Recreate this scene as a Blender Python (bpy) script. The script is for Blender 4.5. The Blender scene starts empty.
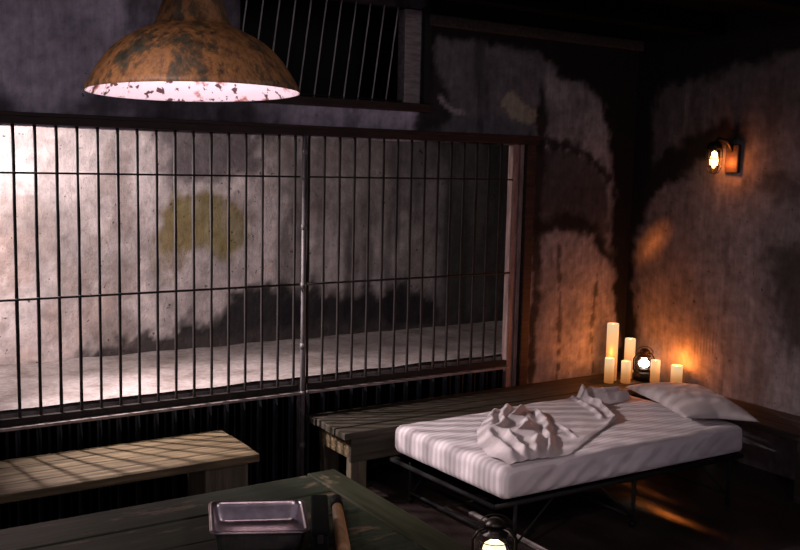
import bpy, bmesh, math, random
import numpy as np
from mathutils import Vector, Matrix, noise as mnoise

random.seed(7)
SC = bpy.context.scene
COL = SC.collection
PI = math.pi

# ------------------------------------------------------------------ materials
def new_mat(name):
    m = bpy.data.materials.new(name); m.use_nodes = True
    nt = m.node_tree; nt.nodes.clear()
    out = nt.nodes.new('ShaderNodeOutputMaterial')
    b = nt.nodes.new('ShaderNodeBsdfPrincipled')
    nt.links.new(b.outputs[0], out.inputs[0])
    return m, nt, b

def nd(nt, kind, **kw):
    n = nt.nodes.new(kind)
    for k, v in kw.items():
        if k in n.inputs.keys() if isinstance(k, str) else False:
            n.inputs[k].default_value = v
        else:
            setattr(n, k, v)
    return n

def coords(nt, scale=(1, 1, 1), kind='Object'):
    tc = nt.nodes.new('ShaderNodeTexCoord'); mp = nt.nodes.new('ShaderNodeMapping')
    mp.inputs['Scale'].default_value = scale
    nt.links.new(tc.outputs[kind], mp.inputs[0])
    return mp.outputs[0]

def noise_tex(nt, vec, scale, detail=6, rough=.6, dist=0.0):
    n = nt.nodes.new('ShaderNodeTexNoise')
    n.inputs['Scale'].default_value = scale; n.inputs['Detail'].default_value = detail
    n.inputs['Roughness'].default_value = rough; n.inputs['Distortion'].default_value = dist
    nt.links.new(vec, n.inputs['Vector'])
    return n.outputs['Fac']

def ramp(nt, fac, stops):
    r = nt.nodes.new('ShaderNodeValToRGB'); e = r.color_ramp.elements
    while len(e) < len(stops): e.new(.5)
    for el, (p, c) in zip(e, stops):
        el.position = p; el.color = (c[0], c[1], c[2], 1) if not isinstance(c, float) else (c, c, c, 1)
    nt.links.new(fac, r.inputs[0])
    return r.outputs[0]

def mixc(nt, fac, a, b, mode='MIX'):
    m = nt.nodes.new('ShaderNodeMix'); m.data_type = 'RGBA'; m.blend_type = mode
    for sock, v in ((m.inputs[0], fac), (m.inputs[6], a), (m.inputs[7], b)):
        if isinstance(v, (int, float)): sock.default_value = v
        elif isinstance(v, tuple): sock.default_value = (v[0], v[1], v[2], 1)
        else: nt.links.new(v, sock)
    return m.outputs[2]

def bump(nt, b, h, strength=.3, dist=.01):
    n = nt.nodes.new('ShaderNodeBump'); n.inputs['Strength'].default_value = strength
    n.inputs['Distance'].default_value = dist
    nt.links.new(h, n.inputs['Height']); nt.links.new(n.outputs[0], b.inputs['Normal'])
    return n

def mat_noise(name, stops, scale=(8, 8, 8), nscale=1.0, rough=.7, metal=0., bstr=.3, bdist=.004, dist=.0, fine=None, spec=.5):
    """noise-coloured surface"""
    m, nt, b = new_mat(name)
    v = coords(nt, scale)
    f = noise_tex(nt, v, nscale, 8, .62, dist)
    c = ramp(nt, f, stops)
    if fine:
        f2 = noise_tex(nt, v, nscale * fine, 5, .7)
        c = mixc(nt, .55, c, ramp(nt, f2, [(.3, (.35, .35, .35)), (.7, (1.3, 1.3, 1.3))]), 'MULTIPLY')
        bump(nt, b, f2, bstr, bdist)
    else:
        bump(nt, b, f, bstr, bdist)
    nt.links.new(c, b.inputs['Base Color'])
    b.inputs['Roughness'].default_value = rough; b.inputs['Metallic'].default_value = metal
    b.inputs['Specular IOR Level'].default_value = spec
    return m

def mat_emit(name, col, strength, base=(.8, .7, .5)):
    m, nt, b = new_mat(name)
    b.inputs['Base Color'].default_value = (*base, 1)
    b.inputs['Emission Color'].default_value = (*col, 1)
    b.inputs['Emission Strength'].default_value = strength
    b.inputs['Roughness'].default_value = .5
    return m

def mat_plaster(name, bstr=.5, rib=False, rough=.85, streak=.6):
    m, nt, b = new_mat(name)
    at = nt.nodes.new('ShaderNodeAttribute'); at.attribute_name = 'stain'
    v = coords(nt)
    f = noise_tex(nt, v, 14, 10, .7)
    f2 = noise_tex(nt, coords(nt, (9, 9, 1.2)), 3, 6, .65)
    c = mixc(nt, .8, at.outputs['Color'], ramp(nt, f, [(.28, (.55, .53, .53)), (.5, (.95, .95, .95)), (.72, (1.3, 1.28, 1.26))]), 'MULTIPLY')
    c = mixc(nt, streak, c, ramp(nt, f2, [(.3, (.6, .6, .6)), (.65, (1.18, 1.18, 1.18))]), 'MULTIPLY')
    # chipped pock marks
    f3 = noise_tex(nt, v, 26, 2, .5)
    c = mixc(nt, ramp(nt, f3, [(.7, 0.0), (.74, .75)]), c, (.03, .025, .027))
    nt.links.new(c, b.inputs['Base Color'])
    b.inputs['Roughness'].default_value = rough
    b.inputs['Specular IOR Level'].default_value = .3
    bn = bump(nt, b, f, bstr, .012)
    if rib:
        w = nt.nodes.new('ShaderNodeTexWave'); w.wave_type = 'BANDS'; w.bands_direction = 'Y'
        w.inputs['Scale'].default_value = 11.5; w.inputs['Distortion'].default_value = .4
        w.inputs['Detail'].default_value = 2
        nt.links.new(coords(nt), w.inputs['Vector'])
        mu = nt.nodes.new('ShaderNodeMath'); mu.operation = 'MULTIPLY'
        nt.links.new(w.outputs['Fac'], mu.inputs[0]); nt.links.new(at.outputs['Alpha'], mu.inputs[1])
        b2 = nt.nodes.new('ShaderNodeBump'); b2.inputs['Strength'].default_value = .35; b2.inputs['Distance'].default_value = .005
        nt.links.new(mu.outputs[0], b2.inputs['Height']); nt.links.new(bn.outputs[0], b2.inputs['Normal'])
        nt.links.new(b2.outputs[0], b.inputs['Normal'])
    return m

def mat_wood(name, dark, mid, light, axis=0, rough=.65, worn=None, wlo=.6):
    m, nt, b = new_mat(name)
    s = [16, 16, 16]; s[axis] = 1.1
    v = coords(nt, tuple(s))
    f = noise_tex(nt, v, 2.2, 9, .65, .4)
    c = ramp(nt, f, [(.28, dark), (.5, mid), (.74, light)])
    if worn:
        s2 = [9, 9, 9]; s2[axis] = 3
        f2 = noise_tex(nt, coords(nt, tuple(s2)), 1.0, 8, .7)
        c = mixc(nt, ramp(nt, f2, [(wlo, 0.0), (wlo + .06, .8)]), c, worn)
    nt.links.new(c, b.inputs['Base Color'])
    b.inputs['Roughness'].default_value = rough; b.inputs['Specular IOR Level'].default_value = .35
    bump(nt, b, f, .45, .004)
    return m

M = {}
M['plaster'] = mat_plaster('weathered_plaster')
M['plaster_cell'] = mat_plaster('blotched_plaster', bstr=.9, streak=.25)
M['plaster_rib'] = mat_plaster('board_marked_plaster', rib=True)
M['concrete'] = mat_noise('pale_concrete', [(.3, (.18, .14, .12)), (.5, (.33, .28, .26)), (.72, (.46, .4, .38))], (2.5, 2.5, 2.5), 1.6, .85, bstr=.5, fine=9)
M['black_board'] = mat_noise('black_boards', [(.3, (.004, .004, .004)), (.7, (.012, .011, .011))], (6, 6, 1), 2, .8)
M['steel'] = mat_noise('dark_rusted_steel', [(.35, (.008, .006, .006)), (.6, (.02, .013, .011)), (.8, (.04, .022, .017))], (30, 30, 8), 1.5, .75, .1, .4, .002)
M['beam'] = mat_noise('rusted_beam_steel', [(.3, (.014, .008, .007)), (.55, (.045, .021, .016)), (.8, (.085, .042, .032))], (3, 20, 20), 2, .6, .2, .4, .003, fine=6)
M['ledge'] = mat_noise('worn_ledge_steel', [(.3, (.18, .15, .14)), (.6, (.4, .34, .32)), (.8, (.55, .48, .45))], (6, 30, 30), 1.5, .55, .2)
M['post'] = mat_noise('pale_worn_post_paint', [(.3, (.2, .12, .105)), (.55, (.38, .25, .22)), (.8, (.48, .35, .31))], (14, 14, 3), 1.6, .6, fine=7)
M['galv'] = mat_noise('galvanised_pipe', [(.3, (.1, .09, .09)), (.7, (.3, .275, .275))], (20, 20, 5), 1.4, .6, .4)
M['palebar'] = mat_noise('pale_painted_bar', [(.3, (.3, .28, .27)), (.7, (.6, .57, .55))], (20, 20, 5), 1.4, .5)
M['corrugated'] = mat_noise('black_painted_sheet', [(.3, (.04, .043, .053)), (.7, (.1, .106, .125))], (10, 10, 2), 2, .38, .4, .2, .002)
M['ceiling'] = mat_noise('sooty_ceiling', [(.3, (.002, .002, .002)), (.7, (.006, .005, .0045))], (2, 8, 8), 2, .95, spec=.05)
M['floor'] = mat_noise('dark_worn_floor', [(.3, (.016, .011, .01)), (.55, (.034, .024, .022)), (.8, (.06, .045, .042))], (2.2, 1.0, 2), 2.5, .26, 0, .35, .006, fine=10)
M['bench'] = mat_wood('olive_grey_bench_wood', (.026, .023, .016), (.06, .051, .036), (.115, .097, .07), 0)
M['bench_y'] = mat_wood('dark_bench_wood', (.018, .015, .012), (.04, .034, .027), (.08, .066, .05), 1)
M['bench_z'] = mat_wood('olive_grey_leg_wood', (.06, .05, .033), (.13, .107, .072), (.21, .175, .12), 2)
M['bench_gold'] = mat_wood('worn_golden_bench_wood', (.05, .036, .019), (.14, .1, .052), (.33, .25, .14), 0)
M['green'] = mat_wood('worn_green_paint', (.02, .026, .014), (.038, .052, .028), (.068, .076, .048), 0, .5, (.24, .17, .11), .57)
M['green_y'] = mat_wood('worn_green_edge_paint', (.028, .031, .015), (.052, .058, .03), (.085, .085, .05), 1, .5, (.32, .25, .16), .6)
M['handle'] = mat_wood('turned_handle_wood', (.24, .12, .05), (.42, .24, .11), (.58, .37, .2), 1, .45)
M['tin'] = mat_noise('dull_tin', [(.3, (.42, .36, .38)), (.7, (.7, .62, .64))], (14, 14, 14), 1.4, .3, .95, .25, .002)
M['black'] = mat_noise('matt_black_leather', [(.3, (.002, .002, .002)), (.7, (.006, .006, .005))], (30, 30, 30), 2, .7, spec=.15)
M['frame'] = mat_noise('black_bed_frame', [(.3, (.005, .005, .005)), (.7, (.013, .012, .012))], (20, 20, 20), 2, .75, 0, spec=.15)
M['mesh'] = mat_noise('black_bed_canvas', [(.3, (.006, .006, .006)), (.7, (.014, .013, .013))], (20, 20, 20), 2, .8)
M['wick'] = mat_noise('burnt_wick', [(.3, (.01, .008, .006)), (.7, (.03, .02, .015))], (50, 50, 50), 2, .9)
M['lantern'] = mat_noise('blackened_lantern_iron', [(.3, (.008, .007, .006)), (.7, (.03, .022, .017))], (40, 40, 40), 2, .4, .7)

def fabric(name, a, bcol, pitch, axis='Y'):
    m, nt, b = new_mat(name)
    v = coords(nt)
    w = nt.nodes.new('ShaderNodeTexWave'); w.wave_type = 'BANDS'; w.bands_direction = axis
    w.inputs['Scale'].default_value = .314 / pitch; w.inputs['Distortion'].default_value = .15
    w.inputs['Detail'].default_value = 1
    nt.links.new(v, w.inputs['Vector'])
    c = ramp(nt, w.outputs['Fac'], [(.38, a), (.62, bcol)])
    n = noise_tex(nt, v, 9, 5, .6)
    c = mixc(nt, .5, c, ramp(nt, n, [(.3, (.82, .8, .8)), (.7, (1.08, 1.08, 1.08))]), 'MULTIPLY')
    nt.links.new(c, b.inputs['Base Color'])
    b.inputs['Roughness'].default_value = .75
    b.inputs['Sheen Weight'].default_value = .15
    bump(nt, b, noise_tex(nt, v, 22, 4, .6), .35, .006)
    return m
M['sheet'] = fabric('striped_cotton_satin', (.58, .515, .52), (.74, .675, .68), .042)
M['sheet2'] = fabric('loose_cotton', (.6, .53, .525), (.62, .55, .545), .05)
M['pillow'] = fabric('pillow_cotton', (.55, .48, .46), (.57, .5, .48), .05)

# pendant shade outside: rust over green enamel
def mat_shade():
    m, nt, b = new_mat('rusted_green_enamel')
    f = noise_tex(nt, coords(nt, (17, 17, 8)), 1.0, 10, .72, .25)
    f2 = noise_tex(nt, coords(nt, (60, 60, 26)), 1.0, 6, .7)
    c = ramp(nt, f, [(.28, (.016, .034, .028)), (.37, (.028, .032, .02)), (.45, (.085, .045, .018)), (.53, (.24, .105, .032)), (.62, (.19, .085, .03)), (.7, (.06, .036, .02)), (.8, (.02, .016, .012))])
    c = mixc(nt, .8, c, ramp(nt, f2, [(.34, (.12, .11, .1)), (.52, (.85, .85, .85)), (.75, (1.3, 1.25, 1.2))]), 'MULTIPLY')
    nt.links.new(c, b.inputs['Base Color']); b.inputs['Roughness'].default_value = .6
    b.inputs['Metallic'].default_value = .15
    bump(nt, b, f2, .4, .003)
    return m
M['shade'] = mat_shade()
def mat_lining():
    m, nt, b = new_mat('chipped_white_enamel')
    f = noise_tex(nt, coords(nt, (42, 42, 42)), 1.0, 4, .6)
    f2 = noise_tex(nt, coords(nt, (9, 9, 9)), 1.0, 5, .6)
    c = mixc(nt, ramp(nt, f2, [(.5, 0.0), (.55, .92)]), (.85, .74, .77), (.36, .085, .05))
    c = mixc(nt, ramp(nt, f, [(.575, 0.0), (.605, .95)]), c, (.06, .02, .018))
    nt.links.new(c, b.inputs['Base Color']); b.inputs['Roughness'].default_value = .4
    return m
M['lining'] = mat_lining()
M['bulb'] = mat_emit('warm_white_bulb', (1, .88, .9), 12)
def mat_wax():
    m, nt, b = new_mat('glowing_candle_wax')
    tc = nt.nodes.new('ShaderNodeTexCoord'); sp = nt.nodes.new('ShaderNodeSeparateXYZ')
    nt.links.new(tc.outputs['Generated'], sp.inputs[0])
    c = ramp(nt, sp.outputs['Z'], [(.0, (.3, .09, .02)), (.4, (.6, .25, .08)), (.75, (1.0, .58, .26)), (1.0, (1.0, .72, .4))])
    nt.links.new(c, b.inputs['Emission Color']); b.inputs['Emission Strength'].default_value = .8
    b.inputs['Base Color'].default_value = (.16, .1, .05, 1)
    return m
M['wax'] = mat_wax()
M['flame'] = mat_emit('candle_flame', (1, .72, .33), 14)
M['mantle'] = mat_emit('lantern_glow', (1, .86, .68), 9)
M['mantle2'] = mat_emit('lantern_warm_glow', (1, .8, .5), 1.7)
M['jar'] = mat_emit('lit_amber_jar', (1, .6, .26), 6)
def mat_glass():
    m, nt, b = new_mat('clear_lantern_glass')
    b.inputs['Base Color'].default_value = (1, .97, .93, 1); b.inputs['Roughness'].default_value = .03
    b.inputs['Transmission Weight'].default_value = 1; b.inputs['IOR'].default_value = 1.1
    return m
M['glass'] = mat_glass()

# ------------------------------------------------------------------ mesh helpers
def box(bm, c, s, rot=None, bev=.0):
    r = bmesh.ops.create_cube(bm, size=1)
    vs = r['verts']
    mtx = Matrix.Translation(c) @ (rot.to_4x4() if rot else Matrix()) @ Matrix.Diagonal((*s, 1))
    bmesh.ops.transform(bm, matrix=mtx, verts=vs)
    if bev:
        es = list({e for v in vs for e in v.link_edges})
        bmesh.ops.bevel(bm, geom=es, offset=bev, segments=2, profile=.6, affect='EDGES')
    return vs

def span(bm, x0, x1, y0, y1, z0, z1, bev=.004):
    return box(bm, ((x0 + x1) / 2, (y0 + y1) / 2, (z0 + z1) / 2), (abs(x1 - x0), abs(y1 - y0), abs(z1 - z0)), None, bev)

def tube(bm, pts, r, n=10, cap=True, radii=None):
    pts = [Vector(p) for p in pts]
    rings = []
    up = None
    for i, p in enumerate(pts):
        d = (pts[min(i + 1, len(pts) - 1)] - pts[max(i - 1, 0)]).normalized()
        if up is None:
            a = Vector((0, 0, 1)) if abs(d.z) < .9 else Vector((1, 0, 0))
            up = d.cross(a).normalized()
        up = (up - d * up.dot(d)).normalized()
        w = d.cross(up)
        rr = radii[i] if radii else r
        rings.append([bm.verts.new(p + (up * math.cos(2 * PI * k / n) + w * math.sin(2 * PI * k / n)) * rr) for k in range(n)])
    for a, b in zip(rings, rings[1:]):
        for k in range(n):
            bm.faces.new((a[k], a[(k + 1) % n], b[(k + 1) % n], b[k]))
    if cap:
        bm.faces.new(rings[0][::-1]); bm.faces.new(rings[-1])

def lathe(bm, prof, c, n=48, mtx=None, wob=0, cap0=False, cap1=False):
    """prof: list of (r, z)"""
    rings = []
    for r, z in prof:
        ring = []
        for k in range(n):
            a = 2 * PI * k / n
            w = 1 + wob * math.sin(3 * a + z * 9) if wob else 1
            p = Vector((r * w * math.cos(a), r * w * math.sin(a), z))
            if mtx: p = mtx @ p
            ring.append(bm.verts.new(p + Vector(c)))
        rings.append(ring)
    for a, b in zip(rings, rings[1:]):
        for k in range(n):
            bm.faces.new((a[k], a[(k + 1) % n], b[(k + 1) % n], b[k]))
    if cap0: bm.faces.new(rings[0][::-1])
    if cap1: bm.faces.new(rings[-1])

def obj(name, bm, mat, parent=None, smooth=False, base=None):
    """link bm (in world coordinates) as one mesh object whose origin is at base"""
    me = bpy.data.meshes.new(name)
    if base is None and parent is not None: base = Vector(parent['_base'])
    if base is not None: bmesh.ops.transform(bm, matrix=Matrix.Translation(-Vector(base)), verts=bm.verts)
    bmesh.ops.recalc_face_normals(bm, faces=bm.faces)
    bm.to_mesh(me); bm.free()
    if smooth is True:
        for p in me.polygons: p.use_smooth = True
    me.materials.append(M[mat] if isinstance(mat, str) else mat)
    o = bpy.data.objects.new(name, me); COL.objects.link(o)
    if parent is not None: o.parent = parent
    elif base is not None: o.location = base
    if base is not None: o['_base'] = list(base)
    return o

def sub(name, bm, mat, parent, smooth=False):
    o = obj(name, bm, mat, parent, smooth); o['_base'] = list(parent['_base']); return o

def tag(o, label, cat, group=None):
    o['label'] = label; o['category'] = cat
    if group: o['group'] = group
    return o

def thing(name, label, cat, base, group=None):
    o = bpy.data.objects.new(name, None); COL.objects.link(o)
    o.location = base; o['_base'] = list(base); o.empty_display_size = .1
    return tag(o, label, cat, group)

def struct(name, bm, mat, smooth=False):
    o = obj(name, bm, mat, None, smooth); o['kind'] = 'structure'; return o

NB = bmesh.new

# ------------------------------------------------------------------ stained walls
def vnoise(x, y, seed):
    def h(i, j):
        v = np.sin(i * 127.1 + j * 311.7 + seed * 74.7) * 43758.5453
        return v - np.floor(v)
    i = np.floor(x); j = np.floor(y); fx = x - i; fy = y - j
    fx = fx * fx * (3 - 2 * fx); fy = fy * fy * (3 - 2 * fy)
    return (h(i, j) * (1 - fx) + h(i + 1, j) * fx) * (1 - fy) + (h(i, j + 1) * (1 - fx) + h(i + 1, j + 1) * fx) * fy
def fbm(x, y, seed=0, oct=5):
    t = 0; a = .5; s = 0
    for k in range(oct):
        t = t + a * vnoise(x * 2 ** k, y * 2 ** k, seed + k); s += a; a *= .55
    return t / s
def sdf(px, py, poly):
    d = np.full(px.shape, 1e9); inside = np.zeros(px.shape, bool)
    n = len(poly)
    for k in range(n):
        ax, ay = poly[k]; bx, by = poly[(k + 1) % n]
        ex, ey = bx - ax, by - ay
        t = np.clip(((px - ax) * ex + (py - ay) * ey) / (ex * ex + ey * ey + 1e-12), 0, 1)
        d = np.minimum(d, np.hypot(px - ax - t * ex, py - ay - t * ey))
        if ay != by:
            c = ((ay > py) != (by > py)) & (px < (bx - ax) * (py - ay) / (by - ay) + ax)
            inside ^= c
    return np.where(inside, -d, d)
def pline(px, py, pts):
    d = np.full(px.shape, 1e9)
    for (ax, ay), (bx, by) in zip(pts, pts[1:]):
        ex, ey = bx - ax, by - ay
        t = np.clip(((px - ax) * ex + (py - ay) * ey) / (ex * ex + ey * ey + 1e-12), 0, 1)
        d = np.minimum(d, np.hypot(px - ax - t * ex, py - ay - t * ey))
    return d
def sm(e0, e1, x):
    t = np.clip((x - e0) / (e1 - e0), 0, 1); return t * t * (3 - 2 * t)

def wall_mesh(name, us, vs, place, paint, mat, holes=(), thick=None, rough_amp=.004, seed=1):
    """gridded wall; us along, vs up; place(u, v, off) gives the world point; paint(U, V) gives rgba"""
    U, V = np.meshgrid(np.array(us), np.array(vs))
    rgba = paint(U, V)
    off = (fbm(U * 3, V * 3, seed) - .5) * rough_amp * 2
    bm = bmesh.new(); nu, nv = len(us), len(vs)
    lay = bm.verts.layers.float_color.new('stain')
    grid = [[None] * nu for _ in range(nv)]
    for j in range(nv):
        for i in range(nu):
            w = bm.verts.new(place(us[i], vs[j], float(off[j, i])))
            w[lay] = [float(t) for t in rgba[j, i]]
            grid[j][i] = w
    for j in range(nv - 1):
        for i in range(nu - 1):
            cu, cvv = (us[i] + us[i + 1]) / 2, (vs[j] + vs[j + 1]) / 2
            if any(a < cu < b and c < cvv < d for a, b, c, d in holes): continue
            bm.faces.new((grid[j][i], grid[j][i + 1], grid[j + 1][i + 1], grid[j + 1][i]))
    for v in [v for v in bm.verts if not v.link_faces]: bm.verts.remove(v)
    me = bpy.data.meshes.new(name); bm.to_mesh(me); bm.free()
    me.materials.append(M[mat])
    o = bpy.data.objects.new(name, me); COL.objects.link(o); o['kind'] = 'structure'
    if thick:
        s = o.modifiers.new('thickness', 'SOLIDIFY'); s.thickness = abs(thick); s.offset = -1 if thick > 0 else 1
    return o

def ticks(a, b, step, extra=()):
    n = max(1, round((b - a) / step)); l = [a + (b - a) * k / n for k in range(n + 1)]
    for e in extra:
        k = min(range(len(l)), key=lambda q: abs(l[q] - e)); l[k] = e
    return l

def over(rgb, col, mask):
    return rgb * (1 - mask[..., None]) + np.array(col) * mask[..., None]
def pack(rgb, a=None):
    if a is None: a = np.zeros(rgb.shape[:2])
    return np.concatenate([rgb, a[..., None]], -1)

XR = 5.58                     # face of the right-hand wall
B_pale = [(3.62, 2.95), (4.02, 2.93), (4.38, 2.9), (4.57, 2.83), (4.77, 2.73), (5.02, 2.65), (5.22, 2.55), (5.3, 2.37), (5.36, 1.82), (5.39, 1.35), (5.46, .78), (5.5, .2), (4.5, .2), (4.48, 2.26), (3.6, 2.25)]
B_band = [(4.49, 2.25), (4.79, 2.24), (5.1, 2.19), (5.28, 2.02), (5.38, 1.63), (5.33, 1.37), (5.17, 1.5), (4.85, 1.61), (4.5, 1.5)]

def paint_back(U, V):
    n1 = fbm(U * 2.2, V * 2.2, 3) - .5; n2 = fbm(U * 9, V * 9, 5) - .5; n3 = fbm(U * 5, V * 1.3, 8) - .5; n4 = fbm(U * 24, V * 20, 9, 3) - .5
    base = np.ones(U.shape + (3,)) * np.array((.6, .535, .63))
    base = base * (1 + .9 * n1 + .5 * n2)[..., None]
    base = over(base, (.05, .045, .05), sm(.06, .26, n3 + .3 * n2) * .7)
    # the part right of the barred window
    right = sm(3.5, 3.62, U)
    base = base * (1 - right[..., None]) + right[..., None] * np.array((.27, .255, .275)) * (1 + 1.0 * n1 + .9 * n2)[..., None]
    wob = .16 * n1 + .12 * n2 + .07 * n4
    base = base * (1 + .7 * n4)[..., None]
    d = sdf(U, V, B_pale) + wob
    upper = sm(2.2, 2.36, V) * right
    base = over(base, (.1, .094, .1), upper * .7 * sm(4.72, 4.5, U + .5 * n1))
    base = over(base, (.012, .01, .01), sm(.07, .01, np.abs(U - 4.02) + .3 * n3) * upper * .6)
    base = over(base, (.01, .008, .008), sm(.07, .02, np.abs(U - 4.6) + .12 * n2) * right * sm(2.75, 2.6, V) * .9)
    base = over(base, (.02, .017, .018), sm(.05, -.05, sdf(U, V, B_band) + wob) * .8)
    base = over(base, (.008, .007, .007), sm(.11, .02, pline(U, V, [(4.5, 1.6), (4.85, 1.68), (5.17, 1.58), (5.36, 1.38)]) + wob) * .9)
    base = over(base, (.01, .008, .008), sm(.06, .01, pline(U, V, [(4.5, 2.22), (4.79, 2.24), (5.1, 2.17), (5.3, 2.0)]) + wob) * .8)
    base = over(base, (.02, .018, .018), sm(.05, -.06, sdf(U, V, [(3.5, 2.8), (3.66, 2.74), (3.8, 2.6), (3.78, 2.34), (3.5, 2.28)]) + wob) * .9)
    base = over(base, (.4, .37, .27), sm(.02, -.02, sdf(U, V, [(4.24, 2.53), (4.53, 2.56), (4.49, 2.42), (4.3, 2.39)]) + .25 * n2) * .9)
    base = over(base, (.5, .46, .46), sm(.02, .004, pline(U, V, [(3.69, 2.53), (3.74, 2.475), (3.82, 2.43), (3.91, 2.43)]) + .06 * n2) * .8)
    for c in ([(4.82, 1.49), (4.87, .91), (4.87, .3)], [(5.24, 1.24), (5.2, .8), (5.26, .3)]):
        base = over(base, (.02, .015, .012), sm(.022, .004, pline(U, V, c) + .05 * n2 + .05 * n4) * .7)
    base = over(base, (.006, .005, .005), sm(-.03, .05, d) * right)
    # dark staining low on the left band beside and above the beam
    left = 1 - right
    base = over(base, (.035, .03, .03), sm(.12, -.06, sdf(U, V, [(.6, 2.42), (1.2, 2.40), (1.6, 2.44), (2.3, 2.40), (2.3, 2.25), (.6, 2.25)]) + .4 * n1 + .2 * n2) * .75 * left)
    base = over(base, (.02, .018, .018), sm(-.15, .05, U - 2.17 + .3 * n1) * left * sm(2.44, 2.5, V) * .9)
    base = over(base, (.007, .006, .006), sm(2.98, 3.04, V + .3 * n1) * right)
    return pack(np.clip(base, .004, .8))

# back wall with the opening of the cell and the high barred window
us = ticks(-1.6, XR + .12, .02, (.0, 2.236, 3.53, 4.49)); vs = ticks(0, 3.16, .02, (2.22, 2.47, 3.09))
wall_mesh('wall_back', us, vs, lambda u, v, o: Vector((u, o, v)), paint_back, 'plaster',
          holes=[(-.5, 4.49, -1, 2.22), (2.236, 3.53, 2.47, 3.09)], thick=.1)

R_pale1 = [(-.18, 2.22), (-.16, 2.53), (-.23, 2.67), (-.52, 2.73), (-.78, 2.76), (-.99, 2.82), (-1.23, 2.86), (-1.48, 2.9), (-3.4, 3.1), (-3.4, 0), (-.19, 0), (-.1, 1.03), (-.08, 1.51), (-.13, 1.8)]
R_band = [(-.02, 1.6), (-.02, 1.99), (-.31, 2.22), (-.64, 2.31), (-.82, 2.44), (-1.02, 2.41), (-1.01, 2.27), (-.75, 2.18), (-.56, 2.05), (-.29, 1.88)]
def paint_right(U, V):      # U is y (negative towards the room)
    n1 = fbm(U * 2.2 + 9, V * 2.2, 13) - .5; n2 = fbm(U * 9, V * 9, 15) - .5; n3 = fbm(U * 4, V * 1.2, 18) - .5; n4 = fbm(U * 24, V * 20, 19, 3) - .5
    base = np.ones(U.shape + (3,)) * np.array((.19, .174, .18)) * (1 + .7 * n1 + .5 * n2)[..., None]
    base = over(base, (.06, .05, .05), sm(.05, .25, n3 + .3 * n2) * .6)
    wob = .2 * n1 + .13 * n2 + .08 * n4
    base = base * (1 + .6 * n4)[..., None]
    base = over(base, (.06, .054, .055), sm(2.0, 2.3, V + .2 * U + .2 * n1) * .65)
    base = over(base, (.2, .18, .18), sm(.06, .2, fbm(U * 14, V * 1.6, 71) - .5) * sm(.06, -.06, sdf(U, V, [(-.2, 2.66), (-.74, 2.72), (-.74, 2.4), (-.3, 2.25)]) + wob) * .6)
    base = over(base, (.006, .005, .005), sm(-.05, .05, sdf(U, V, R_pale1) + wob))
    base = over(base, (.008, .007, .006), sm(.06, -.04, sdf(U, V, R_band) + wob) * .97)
    base = over(base, (.018, .016, .016), sm(.14, -.1, sdf(U, V, [(-1.26, 1.55), (-1.4, 1.6), (-1.62, 1.6), (-1.66, .9), (-1.46, .85), (-1.36, 1.13)]) + wob) * .85)
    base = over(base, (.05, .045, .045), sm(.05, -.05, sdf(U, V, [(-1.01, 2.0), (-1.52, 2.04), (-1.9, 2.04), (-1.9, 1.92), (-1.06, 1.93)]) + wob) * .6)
    base = over(base, (.03, .026, .025), sm(.025, .006, pline(U, V, [(-.93, 1.9), (-.97, .4)]) + .12 * n2) * .35)
    rib = sm(.05, -.1, sdf(U, V, [(-.25, 1.72), (-.81, 1.75), (-.93, .7), (-.27, .6)])) + sm(.05, -.05, sdf(U, V, [(-.18, 2.72), (-.74, 2.72), (-.74, 2.36), (-.26, 2.3)]))
    return pack(np.clip(base, .004, .8), np.clip(rib, 0, 1))
wall_mesh('wall_right', ticks(-6.4, .1, .021), ticks(0, 3.16, .021), lambda u, v, o: Vector((XR + o, u, v)), paint_right, 'plaster_rib', thick=-.1)

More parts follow.
